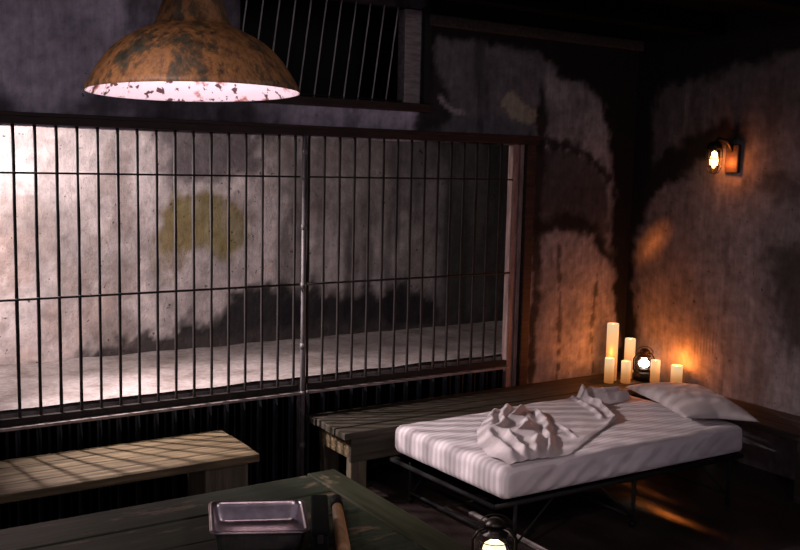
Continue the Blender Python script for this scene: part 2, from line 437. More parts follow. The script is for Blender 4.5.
# the cell behind the bars
YC = 1.25
C_spot = [(2.19, 1.42), (2.18, 1.66), (2.29, 1.79), (2.51, 1.83), (2.71, 1.77), (2.82, 1.63), (2.82, 1.44), (2.7, 1.37), (2.45, 1.46)]
C_soot = [(1.25, .66), (1.7, .73), (2.13, .8), (2.59, .87), (2.72, 1.05), (2.95, 1.11), (3.25, 1.06), (3.7, 1.02), (4.18, .98), (4.6, .86), (4.7, .6), (1.25, .6)]
def paint_cell(U, V):
    n1 = fbm(U * 2, V * 2, 23) - .5; n2 = fbm(U * 8, V * 8, 25) - .5; n3 = fbm(U * 7, V * .8, 28) - .5; n4 = fbm(U * 18, V * 18, 41, 3) - .5
    base = np.ones(U.shape + (3,)) * np.array((.66, .575, .55)) * (1 + .9 * n1 + .5 * n2 + .3 * n4)[..., None]
    base = over(base, (.6, .4, .33), sm(.02, .2, fbm(U * 1.4, V * 1.4, 33) - .5 + .3 * n2) * .5)
    base = over(base, (.3, .23, .2), sm(.06, .2, fbm(U * 3.2, V * 2.4, 37) - .5 + .4 * n2) * .6)
    streak = sm(2.6, 3.4, U)
    base = base * (1 - (np.clip(.25 + n3 * 3, 0, .75) * streak)[..., None])
    base = over(base, (.16, .14, .135), sm(3.1, 4.2, U + .5 * n1) * .3)
    base = over(base, (.05, .05, .046), sm(4.25, 4.7, U + .8 * n1) * .75)
    wob = .25 * n1 + .22 * n2 + .1 * n4
    top = [(1.95, 2.45), (2.06, 2.12), (2.2, 1.98), (2.36, 1.9), (2.63, 1.93), (2.95, 1.98), (3.0, 2.45)]
    base = over(base, (.13, .105, .115), sm(.08, -.1, sdf(U, V, top) + wob) * .85)
    base = over(base, (.2, .17, .16), sm(.1, -.1, sdf(U, V, [(2.9, 2.4), (3.1, 1.7), (4.0, 1.6), (4.5, 1.7), (4.5, 2.4)]) + wob + .3 * n3) * .5)
    sp = sdf(U, V, C_spot) + .4 * wob
    base = over(base, (.27, .215, .06), sm(.06, -.04, sp) * np.clip(.8 + 2.0 * n3, .35, .9))
    base = over(base, (.2, .13, .05), sm(.035, .005, np.abs(sp + .02)) * sm(1.5, 1.7, V) * .5)
    base = over(base, (.32, .23, .12), sm(.06, -.04, sdf(U, V, [(2.17, 1.7), (2.18, 1.34), (2.24, 1.22), (2.33, 1.3), (2.4, 1.5)]) + wob) * .5)
    base = over(base, (.014, .012, .015), sm(.07, -.06, sdf(U, V, C_soot) + wob) * .95)
    base = over(base, (.1, .08, .075), sm(.05, -.04, V - (.66 + .1 * sm(1.2, 2.2, U)) + .18 * n1 + .14 * n2) * .7)
    return pack(np.clip(base, .008, .85))
wall_mesh('wall_cell_back', ticks(-.6, XR, .028), ticks(.5, 2.5, .028), lambda u, v, o: Vector((u, YC + o, v)), paint_cell, 'plaster_cell', thick=.08)
bm = NB(); span(bm, XR, XR + .1, .1, YC + .1, .5, 2.5, 0); struct('wall_cell_right', bm, 'black_board')
bm = NB(); span(bm, -.72, -.62, .1, YC + .1, .5, 2.5, 0); struct('wall_cell_left', bm, 'concrete')
bm = NB(); span(bm, -.62, XR, .1, YC + .09, 2.45, 2.49, 0); struct('ceiling_cell', bm, 'ceiling')
# concrete platform inside the cell
bm = NB()
n = 80
for i in range(n + 1):
    for j in range(15):
        bm.verts.new((-.62 + (XR + .62) * i / n, .05 + (YC - .0 - .05) * j / 14, .68 + .012 * mnoise.noise(Vector((i * .3, j * .5, 0)))))
bm.verts.ensure_lookup_table()
for i in range(n):
    for j in range(14):
        a = i * 15 + j; bm.faces.new([bm.verts[k] for k in (a, a + 15, a + 16, a + 1)])
span(bm, -.62, XR, .05, YC, .0, .66, 0)
struct('floor_cell', bm, 'concrete')
# closed box behind the high window, coloured black to stand for the dark inside
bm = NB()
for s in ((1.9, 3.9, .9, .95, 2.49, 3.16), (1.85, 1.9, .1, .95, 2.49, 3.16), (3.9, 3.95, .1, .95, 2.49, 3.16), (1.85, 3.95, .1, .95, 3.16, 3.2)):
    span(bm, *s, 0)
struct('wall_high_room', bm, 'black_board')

# floor, seams, ceiling
bm = NB(); span(bm, -3, XR + .1, -6.4, .06, -.1, 0, 0); struct('floor', bm, 'floor')
bm = NB()
for x in (3.3,):
    span(bm, x - .02, x + .02, -3.4, -1.0, .0, .008, .002)
struct('trim_1', bm, 'ledge').name = 'floor_strip'
bm = NB(); span(bm, -3, XR + .1, -6.4, .1, 3.16, 3.22, 0); struct('ceiling', bm, 'ceiling')
for y in (-.75, -1.75):
    bm = NB(); span(bm, 2.2, XR, y - .07, y + .07, 3.02, 3.16, .01); struct('ceiling_beam', bm, 'ceiling')
bm = NB(); span(bm, 3.56, XR, -.05, -.006, 2.985, 3.06, .006); struct('trim_2', bm, 'bench_y')

# ------------------------------------------------------------------ frame of the cell front (structure)
bm = NB(); span(bm, -.5, 4.56, -.035, .06, 2.228, 2.29, .006); span(bm, -.5, 4.56, -.05, -.035, 2.27, 2.29, .003)
struct('trim_3', bm, 'beam')
bm = NB()
span(bm, 4.345, 4.385, -.012, .05, .4, 2.226, .005); span(bm, 4.389, 4.41, .002, .05, .4, 2.226, .004); span(bm, 4.414, 4.448, -.008, .05, .4, 2.226, .005)
struct('trim_4', bm, 'post')
bm = NB(); span(bm, 4.452, 4.53, -.04, .07, .0, 2.228, .006); struct('trim_5', bm, 'beam')
# high window: sill beam, jambs, head
bm = NB(); span(bm, 1.9, 3.6, -.05, .06, 2.415, 2.468, .006); struct('window_1', bm, 'beam')
bm = NB(); span(bm, 3.4, 3.528, .0, .09, 2.47, 3.08, .006); struct('trim_6', bm, M['ledge'])
bm = NB(); span(bm, 3.53, 3.58, -.04, -.004, 2.47, 3.1, .004); struct('trim_7', bm, 'black_board')

# ------------------------------------------------------------------ barred grilles
def lumpy_bar(x0, y0, z0, x1, z1, r, seed):
    bm = NB(); N = 22; pts = []; rad = []
    for k in range(N + 1):
        t = k / N
        q = mnoise.noise(Vector((seed * 3.1, t * 9, 0)))
        pts.append((x0 + (x1 - x0) * t + .0022 * mnoise.noise(Vector((seed, t * 4, 3))), y0, z0 + (z1 - z0) * t)); rad.append(r * (1 + .22 * q))
    tube(bm, pts, r, 8, True, rad)
    return bm
def grille(xs, x0, x1, label, base):
    t = thing('barred_grille', label, 'grille', base, 'barred panels of the cell front')
    for k, x in enumerate(xs):
        obj('bar', lumpy_bar(x, .0, .6, x, 2.232, .0092, k + base[0] * 10), 'steel', t, True)
    for z, r in ((1.972, .0055), (1.294, .0068)):
        bm = NB(); tube(bm, [(x0, -.012, z), (x1, -.012, z)], r, 8); obj('rail', bm, 'steel', t, True)
    bm = NB(); span(bm, x0, x1, -.016, .016, .606, .645, .003); obj('bottom_rail', bm, 'steel', t)
    bm = NB(); span(bm, x0, x1, -.05, -.012, .588, .604, .003); o = obj('ledge', bm, 'ledge', t); o['label'] = 'pale worn ledge'
    return t
grille([.955 + .11 * k for k in range(-10, 16)], -.3, 2.634, 'long rusted barred panel left of the galvanised post', (1.2, 0, .6))
grille([2.7013 + .11 * k for k in range(15)], 2.692, 4.343, 'shorter barred panel between the galvanised post and the pale door post', (3.5, 0, .6))
t = thing('support_post', 'galvanised pipe post between the two barred panels', 'post', (2.656, -.03, 0))
bm = NB(); tube(bm, [(2.656, -.03, 0), (2.656, -.03, 2.228)], .0155, 14); obj('pipe', bm, 'galv', t, True)
bm = NB(); tube(bm, [(2.683, -.0, .6), (2.683, -.0, 2.228)], .007, 8); obj('stay', bm, 'steel', t, True)
for z in (2.13, 1.66, 1.29, .9, .59, .25):
    bm = NB(); tube(bm, [(2.656, -.03, z - .018), (2.656, -.03, z + .018)], .019, 14); obj('clamp', bm, 'galv', t, True)

def corrugated(x0, x1, label, base):
    bm = NB(); step = .11; N = int((x1 - x0) / .011)
    def depth(x):
        q = ((x - .955) % step) / step
        return -.016 if q < .34 else (.014 if .44 < q < .9 else (-.016 + .03 * (q - .34) / .1 if q <= .44 else .014 - .03 * (q - .9) / .1))
    a = []; b = []
    for k in range(N + 1):
        x = x0 + (x1 - x0) * k / N
        a.append(bm.verts.new((x, .016 + depth(x), .01))); b.append(bm.verts.new((x, .016 + depth(x), .58)))
    for k in range(N): bm.faces.new((a[k], a[k + 1], b[k + 1], b[k]))
    bmesh.ops.solidify(bm, geom=bm.faces[:], thickness=.003)
    o = obj('corrugated_panel', bm, 'corrugated', None, False, base)
    return tag(o, label, 'metal panel', 'corrugated panels under the bars')
corrugated(-.3, 2.63, 'black corrugated metal panel under the bars, behind the golden bench', (1.2, .01, 0))
corrugated(2.68, 4.45, 'black corrugated metal panel under the bars, behind the bench with the candles', (3.5, .01, 0))

# bars of the high window (they lean, top to the right)
t = thing('window_grille', 'thin slanting window bars above the cell front', 'grille', (2.9, .03, 2.47))
for k in range(11):
    xb = 2.215 + .106 * k
    bm = lumpy_bar(xb, .03, 2.468, xb + .085, 3.088, .005, 40 + k)
    o = obj('bar', bm, 'palebar', t, True)
bm = NB(); tube(bm, [(2.237, .03, 2.482), (3.4, .03, 2.482)], .006, 8); obj('rail', bm, 'steel', t, True)

# ------------------------------------------------------------------ benches
TOP = .45
def planks_x(t, x0, x1, ys, z0, z1, mat):
    for k, (a, b) in enumerate(zip(ys, ys[1:])):
        bm = NB(); span(bm, x0 + random.uniform(-.012, .012), x1 + random.uniform(-.01, .006), a + .003, b - .003, z0, z1 + random.uniform(-.003, .002), .007); obj('plank', bm, mat, t)

t = thing('wooden_bench', 'long worn golden plank bench at left in front of the bars', 'bench', (1.2, -.38, 0), 'plank benches along the cell')
planks_x(t, -.4, 2.09, [-.655, -.51, -.37, -.23, -.085], .405, TOP, 'bench_gold')
bm = NB(); span(bm, 1.78, 2.03, -.615, -.58, .0, .404, .005); obj('leg_board', bm, 'bench_z', t)
bm = NB(); span(bm, 1.95, 2.03, -.579, -.17, .3, .404, .005); obj('cross_rail', bm, 'bench_z', t)
bm = NB(); span(bm, 1.85, 2.03, -.169, -.135, .0, .404, .005); obj('leg_board', bm, 'bench_z', t)
bm = NB(); span(bm, -.3, -.06, -.615, -.58, .0, .404, .005); obj('leg_board', bm, 'bench_z', t)
bm = NB(); span(bm, -.3, -.1, -.169, -.135, .0, .404, .005); obj('leg_board', bm, 'bench_z', t)
bm = NB(); span(bm, -.05, 1.77, -.17, -.145, .33, .404, .004); obj('apron', bm, 'bench_y', t)

t = thing('wooden_bench', 'long grey green plank bench behind the bed, carrying the candles', 'bench', (4.1, -.3, 0), 'plank benches along the cell')
planks_x(t, 2.69, 5.55, [-.535, -.41, -.285, -.16, -.03], .405, TOP, 'bench')
bm = NB(); span(bm, 2.75, 3.4, -.505, -.475, .25, .404, .004); obj('apron', bm, 'bench', t)
bm = NB(); span(bm, 2.75, 2.785, -.474, -.085, .27, .404, .004); obj('end_apron', bm, 'bench_gold', t)  # lighter golden wood puts the light on this end into the colour
for x, y in ((2.8, -.47), (2.8, -.12), (4.1, -.47), (4.1, -.12), (5.3, -.47), (5.3, -.12)):
    bm = NB(); span(bm, x - .045, x + .065, y - .03, y + .03, 0, .404 if x > 3 else .404, .005); obj('leg', bm, 'bench_z', t)

t = thing('wooden_bench', 'dark bench along the right wall under the pillow end of the bed', 'bench', (5.36, -1.8, 0), 'plank benches along the cell')
for a, b in ((5.15, 5.29), (5.29, 5.43), (5.43, 5.57)):
    bm = NB(); span(bm, a + .003, b - .003, -3.4, -.545, .405, TOP, .006); obj('plank', bm, 'bench_y', t)
for y in (-.7, -1.9, -3.2):
    for x in (5.22, 5.5):
        bm = NB(); span(bm, x - .035, x + .035, y - .04, y + .04, 0, .404, .005); obj('leg', bm, 'bench_y', t)

# ------------------------------------------------------------------ green table
t = thing('plank_table', 'worn green painted plank table in the bottom left corner', 'table', (.9, -2.5, 0))
ys = [-3.24, -3.02, -2.795, -2.57, -2.33, -2.1, -1.875]
for a, b in zip(ys, ys[1:]):
    bm = NB(); span(bm, -.5, 1.745, a + .004, b - .004, .708, .75 + random.uniform(-.002, .002), .006); obj('plank', bm, 'green', t)
bm = NB(); span(bm, 1.752, 1.885, -3.24, -1.865, .706, .752, .008); obj('end_board', bm, 'green_y', t)
bm = NB(); span(bm, -.4, 1.8, -1.96, -1.925, .61, .706, .004); obj('apron', bm, 'green', t)
bm = NB(); span(bm, -.4, 1.8, -3.18, -3.145, .61, .706, .004); obj('apron', bm, 'green', t)
bm = NB(); span(bm, 1.765, 1.8, -3.14, -1.965, .61, .706, .004); obj('end_apron', bm, 'green_y', t)
for x, y in ((1.72, -2.01), (1.72, -3.1), (-.33, -2.01), (-.33, -3.1)):
    bm = NB(); span(bm, x - .042, x + .042, y - .042, y + .042, 0, .706, .005); obj('leg', bm, 'bench_z', t)

# tin pan on the table
RIM = [Vector((1.2, -2.19, .83)), Vector((1.495, -2.33, .83)), Vector((1.382, -2.60, .83)), Vector((1.10, -2.46, .83))]
pc = sum(RIM, Vector()) / 4
t = thing('tin_pan', 'dull rectangular tin pan with a folded rim on the green table', 'pan', (pc.x, pc.y, .754))
def ring_pts(shrink, z, rr=.03, n=5, grow=0):
    out = []
    cs = [pc + (p - pc) * shrink for p in RIM]
    for k in range(4):
        p = cs[k]; a = (cs[k - 1] - p).normalized(); b = (cs[(k + 1) % 4] - p).normalized()
        for q in range(n + 1):
            f = q / n
            w = p + a * rr * (1 - f) ** 2 + b * rr * f ** 2
            out.append(Vector((w.x, w.y, z)))
    return out
bm = NB(); rings = []
for sh, z in ((1.03, .826), (1.04, .8315), (1.0, .834), (.955, .832), (.93, .815), (.88, .772), (.84, .762), (.5, .761)):
    rings.append([bm.verts.new(p) for p in ring_pts(sh, z)])
for a, b in zip(rings, rings[1:]):
    m_ = len(a)
    for k in range(m_): bm.faces.new((a[k], a[(k + 1) % m_], b[(k + 1) % m_], b[k]))
bm.faces.new(rings[-1])
outer = [[bm.verts.new(p) for p in ring_pts(sh, z)] for sh, z in ((.975, .826), (.95, .81), (.9, .766), (.86, .756))]
ch = [rings[0]] + outer
for a, b in zip(ch, ch[1:]):
    m_ = len(a)
    for k in range(m_): bm.faces.new((a[k], b[k], b[(k + 1) % m_], a[(k + 1) % m_]))
bm.faces.new(outer[-1])
obj('pan_body', bm, 'tin', t, True)
bm = NB(); l = ring_pts(1.04, .829); tube(bm, l + [l[0]], .0035, 6, False); obj('rolled_rim', bm, 'tin', t, True)

# black case standing beside the pan
rot = Matrix.Rotation(math.radians(-27), 3, 'Z')
bx = Vector((1.45, -2.555, .753))
t = thing('leather_case', 'small matt black case standing between the tin pan and the wooden handle', 'case', bx)
bm = NB(); box(bm, bx + Vector((0, 0, .05)), (.056, .34, .1), rot, .012); obj('case_body', bm, 'black', t)
bm = NB(); box(bm, bx + Vector((0, 0, .108)), (.06, .344, .016), rot, .006); f = obj('flap', bm, 'black', t)
bm = NB(); box(bm, bx + rot @ Vector((0.0, -.174, .09)), (.02, .006, .03), rot, .002); obj('clasp', bm, 'steel', t)

# wooden handle with a black end cap
t = thing('wooden_club', 'turned wooden club with a black end cap lying on the green table', 'club', (1.56, -2.5, .752))
p0 = Vector((1.675, -2.262, .778)); p1 = Vector((1.457, -2.715, .781)); d = (p1 - p0)
prof = [(0, .012), (.04, .0195), (.16, .0205), (.3, .0215), (.5, .0225), (.7, .0235), (.9, .0245), (1, .022)]
bm = NB(); tube(bm, [p0 + d * (.13 + .87 * s) for s, r in prof], .02, 18, True, [r for s, r in prof]); obj('handle', bm, 'handle', t, True)
bm = NB(); tube(bm, [p0, p0 + d * .012, p0 + d * .12, p0 + d * .17], .02, 18, True, [.017, .024, .0245, .0235]); o = obj('end_cap', bm, 'black', t, True); o['label'] = 'black end cap'

# ------------------------------------------------------------------ bed
BA, BB, BC, BD = [Vector(v) for v in ((2.965, -.63), (3.012, -1.645), (4.89, -1.70), (4.84, -.67))]
def bed(u, v):
    return BB * ((1 - u) * (1 - v)) + BC * (u * (1 - v)) + BA * ((1 - u) * v) + BD * (u * v)
BL, BWD = 1.87, 1.02
MT, MB0 = .50, .32          # mattress top and bottom
t = thing('camp_bed', 'black folding camp bed frame under the striped mattress', 'bed', (3.95, -1.15, 0))
ou, ov = .014, -.035
cs = [bed(-ou, -ov), bed(1 + ou, -ov), bed(1 + ou, 1 + ov), bed(-ou, 1 + ov)]
def rail(a, b, z, r=.0135):
    bm = NB(); tube(bm, [(a.x, a.y, z), (b.x, b.y, z)], r, 10); return bm
for k in range(4): obj('frame_rail', rail(cs[k], cs[(k + 1) % 4], .29), 'frame', t, True)
bm = NB()
vv = [bm.verts.new((*bed(u, v), .309)) for u, v in ((0, .04), (1, .04), (1, .96), (0, .96))]
bm.faces.new(vv); bmesh.ops.solidify(bm, geom=bm.faces[:], thickness=.006); obj('canvas', bm, 'mesh', t)
for u, du in ((.06, .0), (.52, .0), (.955, .0)):
    a = bed(u, -ov); b = bed(u, 1 + ov)
    for p in (a, b):
        bm = NB(); tube(bm, [(p.x, p.y, .29), (p.x, p.y, .02)], .012, 10); lg = obj('leg', bm, 'frame', t, True)
        bm = NB(); tube(bm, [(p.x, p.y, .0), (p.x, p.y, .03)], .015, 10); sub('rubber_foot', bm, 'black', lg, True)
    bm = NB(); tube(bm, [(a.x, a.y, .06), (b.x, b.y, .06)], .009, 8); obj('stretcher', bm, 'frame', t, True)
    for v in (-ov, 1 + ov):
        p = bed(u, v); q = bed(u - .14 if u > .1 else u + .14, v)
        bm = NB(); tube(bm, [(p.x, p.y, .05), (q.x, q.y, .285)], .006, 8); obj('brace', bm, 'frame', t, True)

# mattress with fitted striped sheet: rounded box bent onto the bed quad
def rounded_grid(nx, ny, nz):
    """points of a box surface as bm, in unit coordinates"""
    bm = NB(); cache = {}
    def V(i, j, k):
        key = (i, j, k)
        if key not in cache: cache[key] = bm.verts.new((i / nx, j / ny, k / nz))
        return cache[key]
    for i in range(nx):
        for j in range(ny):
            for k in (0, nz): bm.faces.new((V(i, j, k), V(i + 1, j, k), V(i + 1, j + 1, k), V(i, j + 1, k)))
    for i in range(nx):
        for k in range(nz):
            for j in (0, ny): bm.faces.new((V(i, j, k), V(i + 1, j, k), V(i + 1, j, k + 1), V(i, j, k + 1)))
    for j in range(ny):
        for k in range(nz):
            for i in (0, nx): bm.faces.new((V(i, j, k), V(i, j + 1, k), V(i, j + 1, k + 1), V(i, j, k + 1)))
    return bm
def mattress_top(u, v):
    s = .012 * mnoise.noise(Vector((u * 3.2, v * 2.0, 4))) + .004 * mnoise.noise(Vector((u * 9, v * 14, 8)))
    # pull lines running diagonally from the near-left corner
    s += .004 * mnoise.noise(Vector(((u * 1.8 - v) * 9, (u + v) * 1.5, 2)))
    return s
bm = rounded_grid(110, 60, 12)
r = .05
for w in bm.verts:
    u, v, q = w.co
    p = Vector((u * BL, v * BWD, q * (MT - MB0)))
    lim = Vector((min(max(p.x, r), BL - r), min(max(p.y, r), BWD - r), min(max(p.z, r), MT - MB0 - r)))
    n_ = p - lim
    if n_.length > 1e-6:
        n_.normalize(); p = lim + n_ * r
    else: n_ = Vector((0, 0, 1 if q > .5 else -1))
    uu, vv_ = p.x / BL, p.y / BWD
    if q > .5: p.z += mattress_top(uu, vv_) * min(1, (q - .5) * 2)
    side = 1 - abs(n_.z)
    if side > .3 and n_.y < -.3:      # creased drape on the long front
        p.y += .012 * mnoise.noise(Vector((p.x * 5 + p.z * 9, p.z * 3, 1))) + .008 * mnoise.noise(Vector((p.x * 14 - p.z * 18, p.z * 5, 6)))
    if side > .3 and n_.x < -.3:
        p.x += .008 * mnoise.noise(Vector((p.y * 9, p.z * 5, 5)))
    b2 = bed(p.x / BL, p.y / BWD)
    w.co = Vector((b2.x, b2.y, MB0 + p.z))
o = obj('mattress', bm, 'sheet', None, True, (3.95, -1.15, MB0))
tag(o, 'mattress in a striped pale satin sheet on the camp bed', 'mattress')

# loose top sheet: rumpled heap, folded corner and crumple near the pillow
REG = [(.0, .0), (.02, .16), (.06, .36), (.16, .6), (.28, .8), (.42, .95), (.6, .985), (.82, .985), (.95, .95), (.93, .76), (.8, .72), (.74, .66), (.665, .42), (.42, .2), (.26, .03), (.2, .0)]
HEAP = [(.03, -.02), (.04, .16), (.08, .36), (.16, .6), (.26, .78), (.38, .9), (.45, .86), (.44, .7), (.36, .48), (.2, .14), (.1, -.02)]
RIDGES = [   # polyline, half-width, height
    ([(.055, .02), (.09, .3), (.19, .56), (.34, .86)], .024, .03),
    ([(.085, .0), (.14, .26), (.18, .36), (.17, .46), (.26, .58), (.31, .7), (.4, .86)], .021, .038),
    ([(.115, .0), (.17, .14), (.25, .26), (.21, .36), (.31, .47), (.35, .55), (.31, .62), (.39, .73), (.45, .82)], .021, .04),
    ([(.14, .0), (.22, .12), (.28, .26), (.36, .42), (.44, .6), (.47, .74)], .021, .036),
    ([(.79, .985), (.76, .8), (.72, .64), (.665, .44)], .02, .045),
    ([(.75, .985), (.71, .8), (.66, .62), (.62, .48)], .014, .022),
    ([(.665, .44), (.55, .3), (.42, .18), (.3, .05)], .016, .026),
    ([(.79, .96), (.86, .9), (.93, .88)], .035, .06),
    ([(.78, .88), (.84, .82), (.92, .79)], .03, .05),
    ([(.83, .97), (.88, .95), (.95, .95)], .03, .045),
    ([(.44, .52), (.43, .4), (.38, .24)], .012, .016),
]
NU, NV = 230, 150
us2 = np.linspace(.03, .97, NU); vs2 = np.linspace(.035, .97, NV)
U, V = np.meshgrid(us2, vs2)
nz = fbm(U * 12, V * 7, 50) - .5; nz2 = fbm(U * 26, V * 15, 52) - .5
Uw = (U + .035 * (fbm(U * 9, V * 5, 61) - .5)); Vw = V + .05 * (fbm(U * 9, V * 5, 66) - .5)
H = .009 + .008 * nz
H = H + .028 * sm(.03, -.05, sdf(U * 1.85, V, [(a * 1.85, b) for a, b in HEAP]))
for pl, w_, h_ in RIDGES:
    dd = pline(Uw * 1.85, Vw, [(a * 1.85, b) for a, b in pl])
    H = H + h_ * np.exp(-(dd / w_) ** 2) * (.9 + .5 * nz)
edge = sdf(U * 1.85, V, [(a * 1.85, b) for a, b in REG]) + .02 * nz
H = H * (.25 + .75 * sm(.035, .1, V))
H = np.maximum(H, .003) * sm(.008, -.03, edge) - .003 * sm(-.004, .004, edge)
bm = NB(); G = {}
def sheet_z(u, v):
    # rounded shoulder of the mattress
    p = [u * BL, v * BWD]; z = MT + mattress_top(u, v)
    for d_ in (p[0], BL - p[0], p[1], BWD - p[1]):
        if d_ < r: z -= r - math.sqrt(max(0, r * r - (r - max(d_, 0)) ** 2))
    return z
for j in range(NV):
    for i in range(NU):
        if H[j, i] > .0002:
            u, v = float(us2[i]), float(vs2[j]); p = bed(u, v)
            G[i, j] = bm.verts.new((p.x, p.y, sheet_z(u, v) + float(H[j, i]) + .006))
for (i, j) in list(G):
    q = [(i, j), (i + 1, j), (i + 1, j + 1), (i, j + 1)]
    if all(k in G for k in q): bm.faces.new([G[k] for k in q])
o = obj('bed_sheet', bm, 'sheet2', None, True, (3.8, -1.15, MT))
tag(o, 'crumpled loose top sheet heaped and folded back on the bed', 'sheet')

# pillow
QF = [Vector((4.52, -1.53)), Vector((4.9, -1.79)), Vector((5.3, -1.02)), Vector((4.8, -.76))]   # FL FR BR BL
bm = NB(); N = 44; Gt = {}
for s in (1, -1):
    for i in range(N + 1):
        for j in range(N + 1):
            a, b = i / N, j / N
            ca, cb = 1 - abs(2 * a - 1) ** 2.6, 1 - abs(2 * b - 1) ** 2.6
            th = (max(ca, 0) * max(cb, 0)) ** .5
            pin = .06 * (1 - abs(2 * a - 1)) * abs(2 * b - 1) ** 3
            pin2 = .06 * (1 - abs(2 * b - 1)) * abs(2 * a - 1) ** 3
            a2 = a + (pin2 if a < .5 else -pin2); b2 = b + (pin if b < .5 else -pin)
            p = QF[0] * (1 - a2) * (1 - b2) + QF[1] * a2 * (1 - b2) + QF[2] * a2 * b2 + QF[3] * (1 - a2) * b2
            wr = .014 * mnoise.noise(Vector((a * 3, b * 2.4, 2))) + .006 * mnoise.noise(Vector((a * 9 - b * 6, b * 9, 5)))
            z0 = .552 - .012 * a
            z = z0 + (.088 * th + wr * th ** .5 if s > 0 else -.024 * th)
            if s < 0 and (i in (0, N) or j in (0, N)): Gt[s, i, j] = Gt[1, i, j]
            else: Gt[s, i, j] = bm.verts.new((p.x, p.y, z))
    for i in range(N):
        for j in range(N):
            bm.faces.new([Gt[s, a, b] for a, b in ((i, j), (i + 1, j), (i + 1, j + 1), (i, j + 1))])
o = obj('pillow', bm, 'pillow', None, True, (4.9, -1.25, MT))
tag(o, 'soft pale pillow hanging over the wall end of the bed', 'pillow')

# ------------------------------------------------------------------ candles
def candle(x, y, h, r, label, watts=.8):
    t = thing('pillar_candle', label, 'candle', (x, y, TOP + .002), 'lit pillar candles in the corner')
    z = TOP + .002
    bm = NB(); lathe(bm, [(0.001, z), (r * .97, z), (r, z + .004), (r, z + h - .006), (r * .95, z + h), (r * .82, z + h), (r * .74, z + h - .012), (r * .7, z + h - .038), (.001, z + h - .042)], (x, y, 0), 24); obj('wax', bm, 'wax', t, True)
    bm = NB(); tube(bm, [(x, y, z + h - .042), (x, y, z + h - .022)], .0016, 6); obj('wick', bm, 'wick', t, True)
    bm = NB(); lathe(bm, [(.0005, z + h - .03), (.005, z + h - .022), (.0055, z + h - .016), (.003, z + h - .008), (.0005, z + h - .001)], (x, y, 0), 10); obj('flame', bm, 'flame', t, True)
    L = bpy.data.lights.new('candle_light', 'POINT'); L.energy = watts; L.color = (1, .24, .035); L.shadow_soft_size = .02
    lo = bpy.data.objects.new('candle_light', L); COL.objects.link(lo); lo.location = (x, y, z + h + .03)
candle(5.20, -.235, .44, .044, 'tallest lit candle, at the back of the bench corner', .7)
candle(5.115, -.30, .19, .036, 'short lit candle leftmost in the row, before the tallest one', 3.2)
candle(5.38, -.25, .31, .041, 'second tallest lit candle, just left of the glowing black lantern')
candle(5.225, -.365, .17, .036, 'short lit candle between the tallest and the second tallest candles')
candle(5.435, -.465, .175, .036, 'short lit candle in front of the glowing black lantern')
candle(5.49, -.625, .16, .043, 'short lit candle standing alone, nearest the pillow, rightmost of the row', 7)

# ------------------------------------------------------------------ hurricane lanterns
def lantern(x, y, z, s, label, glow, watts, col):
    t = thing('hurricane_lantern', label, 'lantern', (x, y, z))
    def P(l): return [(a * s, z + b * s) for a, b in l]
    bm = NB(); lathe(bm, P([(.001, 0), (.3, 0), (.32, .02), (.32, .16), (.27, .22), (.14, .25), (.001, .25)]), (x, y, 0), 28); obj('fuel_tank', bm, 'lantern', t, True)
    bm = NB(); lathe(bm, P([(.13, .25), (.16, .28), (.16, .3), (.1, .33), (.001, .33)]), (x, y, 0), 20); obj('burner', bm, 'lantern', t, True)
    bm = NB(); lathe(bm, P([(.12, .31), (.19, .4), (.2, .47), (.17, .56), (.12, .64), (.11, .66)]), (x, y, 0), 24); obj('glass_globe', bm, 'glass', t, True)
    bm = NB(); lathe(bm, P([(.001, .34), (.1, .38), (.15, .45), (.13, .52), (.06, .58), (.001, .6)]), (x, y, 0), 18); obj('mantle', bm, glow, t, True)
    bm = NB(); lathe(bm, P([(.13, .65), (.19, .67), (.19, .69), (.12, .72), (.11, .8), (.15, .81), (.15, .84), (.07, .9), (.001, .91)]), (x, y, 0), 20); obj('chimney_cap', bm, 'lantern', t, True)
    for sx in (-1, 1):
        bm = NB(); tube(bm, [(x + sx * .3 * s * c_, y + sx * .3 * s * s_, z + h * s) for c_, s_, h in ((.62, -.36, .2), (.86, -.5, .3), (.86, -.5, .6), (.6, -.35, .74), (.3, -.17, .78))], .028 * s, 8)
        obj('side_tube', bm, 'lantern', t, True)
    for k in range(3):
        zz = z + (.4 + .1 * k) * s; rr = .225 * s
        bm = NB(); l = [(x + rr * math.cos(a * PI / 10), y + rr * math.sin(a * PI / 10), zz) for a in range(20)]; tube(bm, l + [l[0]], .007 * s, 5, False); obj('guard_wire', bm, 'lantern', t, True)
    bm = NB(); tube(bm, [(x + .26 * s * math.cos(a) * .86, y - .26 * s * math.cos(a) * .5, z + (.74 + .22 * math.sin(a)) * s) for a in [PI * k / 14 for k in range(15)]], .01 * s, 6); obj('bail_handle', bm, 'lantern', t, True)
    L = bpy.data.lights.new('lantern_light', 'POINT'); L.energy = watts; L.color = col; L.shadow_soft_size = .02
    lo = bpy.data.objects.new('lantern_light', L); COL.objects.link(lo); lo.location = (x, y, z + .62 * s)
lantern(5.44, -.345, TOP + .002, .27, 'black hurricane lantern glowing white among the candles', 'mantle', 1.6, (1, .28, .06))
lantern(2.835, -1.80, .001, .36, 'black hurricane lantern on the floor beside the near bed corner', 'mantle2', .25, (1, .7, .4))

